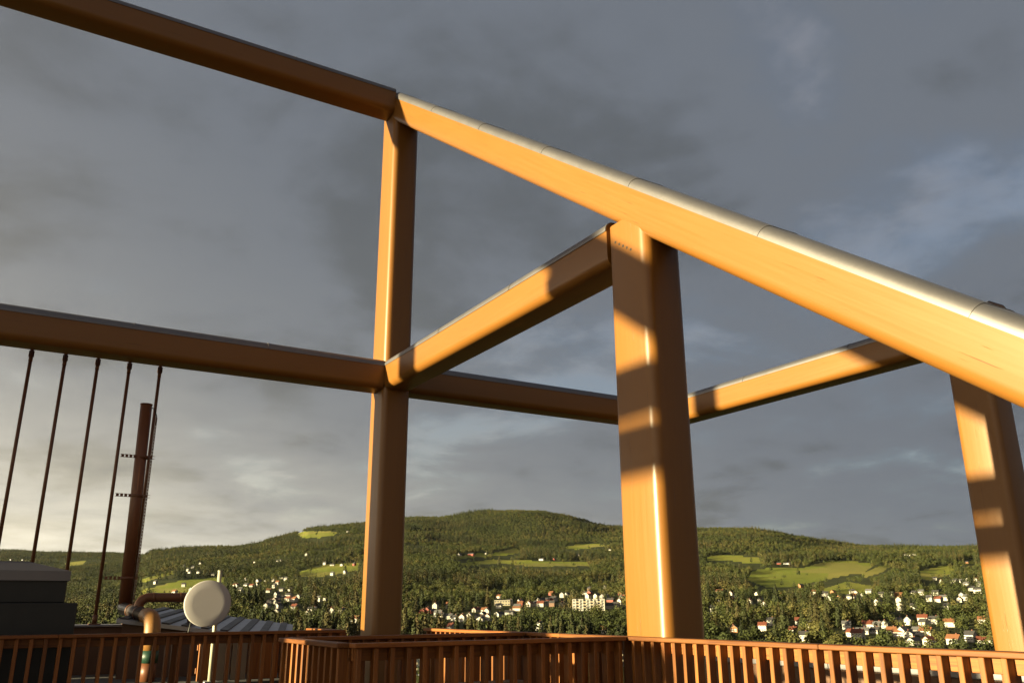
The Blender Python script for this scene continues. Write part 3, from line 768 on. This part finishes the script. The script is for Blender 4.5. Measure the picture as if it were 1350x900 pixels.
# apartment block with stepped bays, and two larger flat-roofed buildings
def block(name, label, px, py, wpx, storeys, bays, wall, deep=12, group=None):
    a, d = find_d(px, py); P = pt(a, d); L = wpx*d/HPX; hs = 2.9; hgt = hs*storeys
    r_ = thing(name, label, 'building', P, -a + random.uniform(-.05, .05), group)
    m = MB(); m.box((-L/2, 0, -3), (L/2, deep, hgt)); m.build('wall', mw(wall), r_)
    m = MB(); m.box((-L/2-.2, -.2, hgt+.003), (L/2+.2, deep+.2, hgt+.45)); m.build('roof', mr('grey'), r_)
    bw = L/bays
    for b in range(bays):
        for s in range(storeys):
            x = -L/2+bw*(b+.5); z = hs*(s+.5)
            m = MB(); m.box((x-bw*.30, -.06, z-.75), (x+bw*.30, .05, z+.75)); w_ = m.build('window', GLASS, r_)
            m = MB(); m.box((x-.05, -.10, z-.75), (x+.05, -.061, z+.75)); m.build('window_frame', TRIM, w_)
        if b % 2 == 0 and storeys > 2:
            x = -L/2+bw*(b+1); m = MB(); m.box((x-.25, -1.5, -1), (x+.25, -.0, hgt+.3)); m.build('bay_wall', mw(wall), r_)
            for s in range(1, storeys):
                m = MB(); m.box((x+.252, -1.45, hs*s-.12), (min(x+bw*1.1, L/2), -.065, hs*s+.85)); m.build('balcony', mw('cream'), r_)
    wp = wpx; q = px_of(P); hp = hgt*HPX/d
    HP.append((q[0]-wp/2-2, q[0]+wp/2+2, q[1]-hp-1, q[1]-hp*.1, d, P.x, P.y))
    return r_
block('apartment_block', 'long cream apartment block with balconies below the dark forest of the middle hill', 776, 805, 42, 4, 9, 'white')
block('apartment_block', 'low pale terrace of flats under the middle hill', 662, 798, 21, 2, 6, 'cream')
block('office_building', 'grey office building with rows of windows glimpsed through the well railing', 556, 893, 92, 4, 14, 'grey', 18)
block('office_building', 'flat grey building glimpsed between the balusters beside the thick column', 800, 880, 44, 3, 8, 'grey', 16)

# ------------------------------------------------------------------ trees
def leaf_mat(name, lo, mid, hi, trans=.12):
    def fn(g, b):
        inf = g.n('ShaderNodeObjectInfo'); geo = g.n('ShaderNodeNewGeometry')
        n = g.noise(geo.outputs['Position'], .22, 3, .6); n2 = g.noise(geo.outputs['Position'], .006, 3, .5)
        f = g.math('ADD', g.math('MULTIPLY', inf.outputs['Random'], .55), g.math('MULTIPLY_ADD', n, .5, g.math('MULTIPLY_ADD', n2, 1.5, -.78)))
        c = g.ramp(f, [(.15, lo), (.5, mid), (.9, hi)]); g.l(c, b.inputs['Base Color'])
        b.inputs['Roughness'].default_value = .75; b.inputs['Specular IOR Level'].default_value = .15
    return mat(name, fn)
SPRUCE = leaf_mat('spruce_needles', (0.01345, 0.01741, 0.005934), (0.02453, 0.02769, 0.008308), (0.05222, 0.03877, 0.01424))
BIRCH = leaf_mat('birch_leaves', (0.02374, 0.02927, 0.007516), (0.03877, 0.04352, 0.01068), (0.06646, 0.05538, 0.01662))
BARK = m_paint('bark', (.10, .075, .05), .85, .4, 3)

def crown_mesh(kind, seed, n, name):
    """crown as many small leaf-clump faces scattered through its volume; unit height 1"""
    rs = np.random.default_rng(seed); vs = []; fs = []
    def clump(c, out, s):
        o = len(vs); nrm = out + rs.normal(0, .34, 3); nrm /= np.linalg.norm(nrm)+1e-6
        t = np.cross(nrm, rs.normal(0, 1, 3)); t /= np.linalg.norm(t)+1e-6; q = np.cross(nrm, t)
        k = rs.integers(4, 6); ph = rs.random()*6.28
        for i in range(k):
            an = ph+2*math.pi*i/k; rr = s*rs.uniform(.6, 1.15)
            vs.append(c + t*math.cos(an)*rr + q*math.sin(an)*rr + nrm*rs.uniform(-.25, .25)*s)
        fs.append(tuple(range(o, o+k)))
    if kind == 'spruce':
        for i in range(n):
            h = 1-(rs.random()**.62)                        # more towards the base
            h = .06+.94*h; rad = .17*(1-h)**.85*(1+.25*math.sin(h*46+seed))+.006
            an = rs.random()*6.283; rr = rad*rs.uniform(.72, 1.05)
            c = np.array([rr*math.cos(an), rr*math.sin(an), h]); out = np.array([math.cos(an), math.sin(an), .55])
            clump(c, out, rs.uniform(.028, .05)*(1.25-.7*h))
    else:
        L = rs.integers(5, 8); cen = [np.array([rs.normal(0, .10), rs.normal(0, .10), rs.uniform(.42, .8)]) for _ in range(L)] + [np.array([0, 0, .55])]
        rad = [rs.uniform(.15, .24) for _ in range(L)] + [.26]
        wx = .85 if kind == 'birch' else 1.15
        for i in range(n):
            j = rs.integers(0, L+1); dd = rs.normal(0, 1, 3); dd /= np.linalg.norm(dd); dd[2] = dd[2]*1.1
            c = cen[j] + dd*rad[j]*rs.uniform(.75, 1.08)*np.array([wx, wx, 1.05])
            if c[2] < .12: c[2] = .12+rs.random()*.12
            clump(c, dd, rs.uniform(.035, .062))
    me_ = bpy.data.meshes.new(name); me_.from_pydata([tuple(v) for v in vs], [], fs)
    me_.materials.append(SPRUCE if kind == 'spruce' else BIRCH); return me_
def trunk_mesh(name, kind):
    m = MB(); top = .94 if kind == 'spruce' else .62
    m.tube([(0, 0, -.08), (.004, .002, .25), (-.004, .003, top)], [.016, .012, .003], 6)
    if kind != 'spruce':
        for an in (0, 2.2, 4.1):
            m.tube([(0, 0, .3), (.09*math.cos(an), .09*math.sin(an), .48), (.14*math.cos(an), .14*math.sin(an), .62)], [.008, .006, .002], 5)
    me_ = bpy.data.meshes.new(name); me_.from_pydata(m.v, [], m.f); me_.materials.append(BARK); return me_
NEAR = {'spruce': [crown_mesh('spruce', s, 520, 'crown') for s in (1, 2, 3)], 'birch': [crown_mesh('birch', s, 560, 'crown') for s in (4, 5, 6)], 'broad': [crown_mesh('broad', s, 640, 'crown') for s in (7, 8, 9)]}
TRUNK = {k: trunk_mesh('trunk', k) for k in NEAR}
# candidate positions: jittered polar cells, about one tree per 75 to 110 square metres
SHUT = sorted(HP, key=lambda h: h[4])
HX = np.array([[h[0], h[1], h[2], h[3], h[4], h[5], h[6]] for h in HP])
cand = []
d = 475.0; AL, AR = az_of(-60), az_of(1410)
zcol_cache = {}
while d < 6600:
    step = 10.0 if d < 1400 else (10.5 if d < 2300 else (12 if d < 3800 else 22))
    da = step*1.02/d; n = int((AR-AL)/da)
    aa = AL + (np.arange(n)+rng.random(n))*(AR-AL)/n; dd = d + rng.random(n)*step
    cand.append(np.stack([aa, dd], 1)); d += step
cand = np.concatenate(cand)
# fast vectorised ground height (same profile and noise as the sheet, read from the sheet itself)
Zg = V[:len(fine)*nD, 2].reshape(len(fine), nD)
def sheet_z(a, d):
    u = np.clip((a-A0)/(A1-A0)*(len(fine)-1), 0, len(fine)-1.001); i = u.astype(int); fu = u-i
    k = np.clip(np.searchsorted(DF, d)-1, 0, nD-2); fd = (d-DF[k])/(DF[k+1]-DF[k])
    z0 = Zg[i, k]*(1-fd)+Zg[i, k+1]*fd; z1 = Zg[i+1, k]*(1-fd)+Zg[i+1, k+1]*fd
    return z0*(1-fu)+z1*fu
X = cand[:, 1]*np.sin(cand[:, 0]); Y = cand[:, 1]*np.cos(cand[:, 0]); Z = sheet_z(cand[:, 0], cand[:, 1])
def vpx(X, Y, Z):
    zz = Z-EYE; q = X*CF.x+Y*CF.y+zz*CF.z
    return 675+FPX*(X*CR.x+Y*CR.y+zz*CR.z)/q, 450-FPX*(X*CU.x+Y*CU.y+zz*CU.z)/q
PX, PY = vpx(X, Y, Z)
keep = np.ones(len(X), bool)
for i in np.nonzero((PY > 695) & (PY < 792) & (cand[:, 1] > 900))[0]:
    if in_field(PX[i], PY[i]) or in_field(PX[i], PY[i]-8*HPX/cand[i, 1]) or in_field(PX[i], PY[i]-15*HPX/cand[i, 1]): keep[i] = rng.random() < .012
# noise clearings and town gardens
def smoothn(x, y, s, o): return np.array([mnoise.noise(Vector((a*s, b*s, o))) for a, b in zip(x, y)])
N1 = smoothn(X, Y, .0045, 2.0); N2 = smoothn(X, Y, .012, 7.0)
keep &= ~((N2 > .36) & (rng.random(len(X)) < .8) & (cand[:, 1] < 3000))
kindp = N1*1.1 + N2*.5 + rng.normal(0, .22, len(X))
isspruce = kindp > .08
hgt = np.where(isspruce, rng.uniform(12, 22, len(X)), rng.uniform(8.5, 16, len(X)))
hgt *= np.where(N2 > .25, .72, 1.0)*(1+.45*np.clip(N1, -.6, .6))
far = cand[:, 1] > 2400
hgt = np.where(far, hgt*.92, hgt)
# keep the houses in sight: no tall tree close in front of them, none inside them
TY = PY - hgt*HPX/cand[:, 1]; hw = hgt*.18*HPX/cand[:, 1]
for h in HX:
    m1 = (np.hypot(X-h[5], Y-h[6]) < 11)
    fr_ = (cand[:, 1] < h[4]+4) & (cand[:, 1] > h[4]-330) & (PX+hw > h[0]) & (PX-hw < h[1]) & (TY < h[3]) & (PY > h[2])
    keep &= ~m1
    keep &= ~(fr_ & (TY < h[3]*.30+h[2]*.70) & (rng.random(len(X)) < .74))
    # low sun: leave a gap on the sunny side too
    dx = X-h[5]; dy = Y-h[6]; keep &= ~((dx < 0) & (dx > -46) & (np.abs(dy) < 7) & (rng.random(len(X)) < .8))
X, Y, Z, PX, PY, TY, hgt, isspruce, D = (v[keep] for v in (X, Y, Z, PX, PY, TY, hgt, isspruce, cand[:, 1]))
# the nearest trees that rise over the railing are things of their own
vis = (TY < 838) & (PX > 110) & (PX < 1320) & ~((PX > 822) & (PX < 928)) & ~((PX > 478) & (PX < 530)) & (PY < 880)
order = np.argsort(np.where(vis, D/hgt, 1e9))[:270]
single = np.zeros(len(X), bool); single[order] = vis[order]
for i in order:
    if not vis[i]: continue
    k = 'spruce' if isspruce[i] else ('birch' if rng.random() < .5 else 'broad')
    x_ = PX[i]
    zone = next(t for lim, t in ((240, 'beyond the steel rods and the flue'), (300, 'behind the round dish'), (390, 'over the sloping metal roof'), (480, 'between the metal roof and the slim column'),
        (610, 'just past the slim column'), (710, 'over the far end of the well railing'), (830, 'below the apartment block'), (1010, 'just past the thick column'), (1120, 'before the big meadow'), (1230, 'among the white houses of the town'), (1400, 'beside the column banded with shadow')) if x_ < lim)
    zone = ('very tall, ' if hgt[i] > 18.5 else 'tall, ' if hgt[i] > 15 else 'middling, ' if hgt[i] > 12 else 'short, ') + zone
    nm = {'spruce': 'spruce_tree', 'birch': 'birch_tree', 'broad': 'broadleaf_tree'}[k]
    ad = {'spruce': 'pointed dark spruce', 'birch': 'narrow light green birch', 'broad': 'round crowned leafy tree'}[k]
    t = thing(nm, '%s, %s' % (ad, zone), 'tree', (X[i], Y[i], Z[i]-.2), rng.random()*6.28, 'nearest trees '+zone.split(', ')[1])
    h = hgt[i]*1.04
    for o in (link('crown', NEAR[k][rng.integers(0, 3)], t), link('trunk', TRUNK[k], t)):
        w = h*rng.uniform(.9, 1.25); o.scale = (w, w, h)

# the rest of the forest, instanced as one mass
src = bpy.data.collections.new('forest_sources')
def src_obj(me_, i):
    o = bpy.data.objects.new('source_%02d' % i, me_); src.objects.link(o)
def far_tree(kind, seed, n):
    return crown_mesh(kind, seed, n, 'far_crown')
SRC = [far_tree('spruce', 20+i, 120) for i in range(4)] + [far_tree('birch' if i % 2 else 'broad', 40+i, 130) for i in range(4)]
for i, me_ in enumerate(SRC): src_obj(me_, i)
rest = ~single
fx, fy, fz, fh, fs_ = X[rest], Y[rest], Z[rest], hgt[rest], isspruce[rest]
pm = bpy.data.meshes.new('forest'); pm.from_pydata(np.stack([fx, fy, fz-.3], 1).tolist(), [], [])
nT = len(fx)
a1 = pm.attributes.new('kind_index', 'INT', 'POINT'); a1.data.foreach_set('value', np.where(fs_, rng.integers(0, 4, nT), rng.integers(4, 8, nT)).astype(np.int32))
sc_ = np.stack([fh*rng.uniform(.9, 1.3, nT)]*2 + [fh], 1)
a2 = pm.attributes.new('tree_scale', 'FLOAT_VECTOR', 'POINT'); a2.data.foreach_set('vector', sc_.ravel())
a3 = pm.attributes.new('turn', 'FLOAT', 'POINT'); a3.data.foreach_set('value', rng.random(nT)*6.28)
fo = link('forest', pm); tag(fo, 'dense mixed forest of spruce and birch covering the hills', 'forest', None, 'stuff')
ng = bpy.data.node_groups.new('scatter_trees', 'GeometryNodeTree')
ng.interface.new_socket('Geometry', in_out='INPUT', socket_type='NodeSocketGeometry'); ng.interface.new_socket('Geometry', in_out='OUTPUT', socket_type='NodeSocketGeometry')
gi, go = ng.nodes.new('NodeGroupInput'), ng.nodes.new('NodeGroupOutput')
ci = ng.nodes.new('GeometryNodeCollectionInfo'); ci.inputs['Collection'].default_value = src; ci.inputs['Separate Children'].default_value = True; ci.inputs['Reset Children'].default_value = True
ip = ng.nodes.new('GeometryNodeInstanceOnPoints'); ip.inputs['Pick Instance'].default_value = True
def named(nm, ty):
    n = ng.nodes.new('GeometryNodeInputNamedAttribute'); n.data_type = ty; n.inputs[0].default_value = nm; return n.outputs[0]
cx_ = ng.nodes.new('ShaderNodeCombineXYZ'); er = ng.nodes.new('FunctionNodeEulerToRotation')
ng.links.new(named('turn', 'FLOAT'), cx_.inputs[2]); ng.links.new(cx_.outputs[0], er.inputs[0])
ng.links.new(gi.outputs[0], ip.inputs['Points']); ng.links.new(ci.outputs[0], ip.inputs['Instance'])
ng.links.new(named('kind_index', 'INT'), ip.inputs['Instance Index']); ng.links.new(named('tree_scale', 'FLOAT_VECTOR'), ip.inputs['Scale'])
ng.links.new(er.outputs[0], ip.inputs['Rotation']); ng.links.new(ip.outputs[0], go.inputs[0])
md = fo.modifiers.new('scatter_trees', 'NODES'); md.node_group = ng
print('TREES', nT, 'single', int(single.sum()), 'houses', len(HP))

# ------------------------------------------------------------------ evening air
hb = MB(); hb.box((-9600, -9600, -420), (9600, 9600, 900))
vm = bpy.data.materials.new('haze'); vm.use_nodes = True; g = NT(vm.node_tree)
out = g.n('ShaderNodeOutputMaterial'); pv = g.n('ShaderNodeVolumePrincipled')
pv.inputs['Color'].default_value = (.78, .86, .97, 1); pv.inputs['Density'].default_value = 3.0e-6; pv.inputs['Anisotropy'].default_value = .2
g.l(pv.outputs[0], out.inputs['Volume'])
tag(hb.build('haze', vm), kind='stuff')
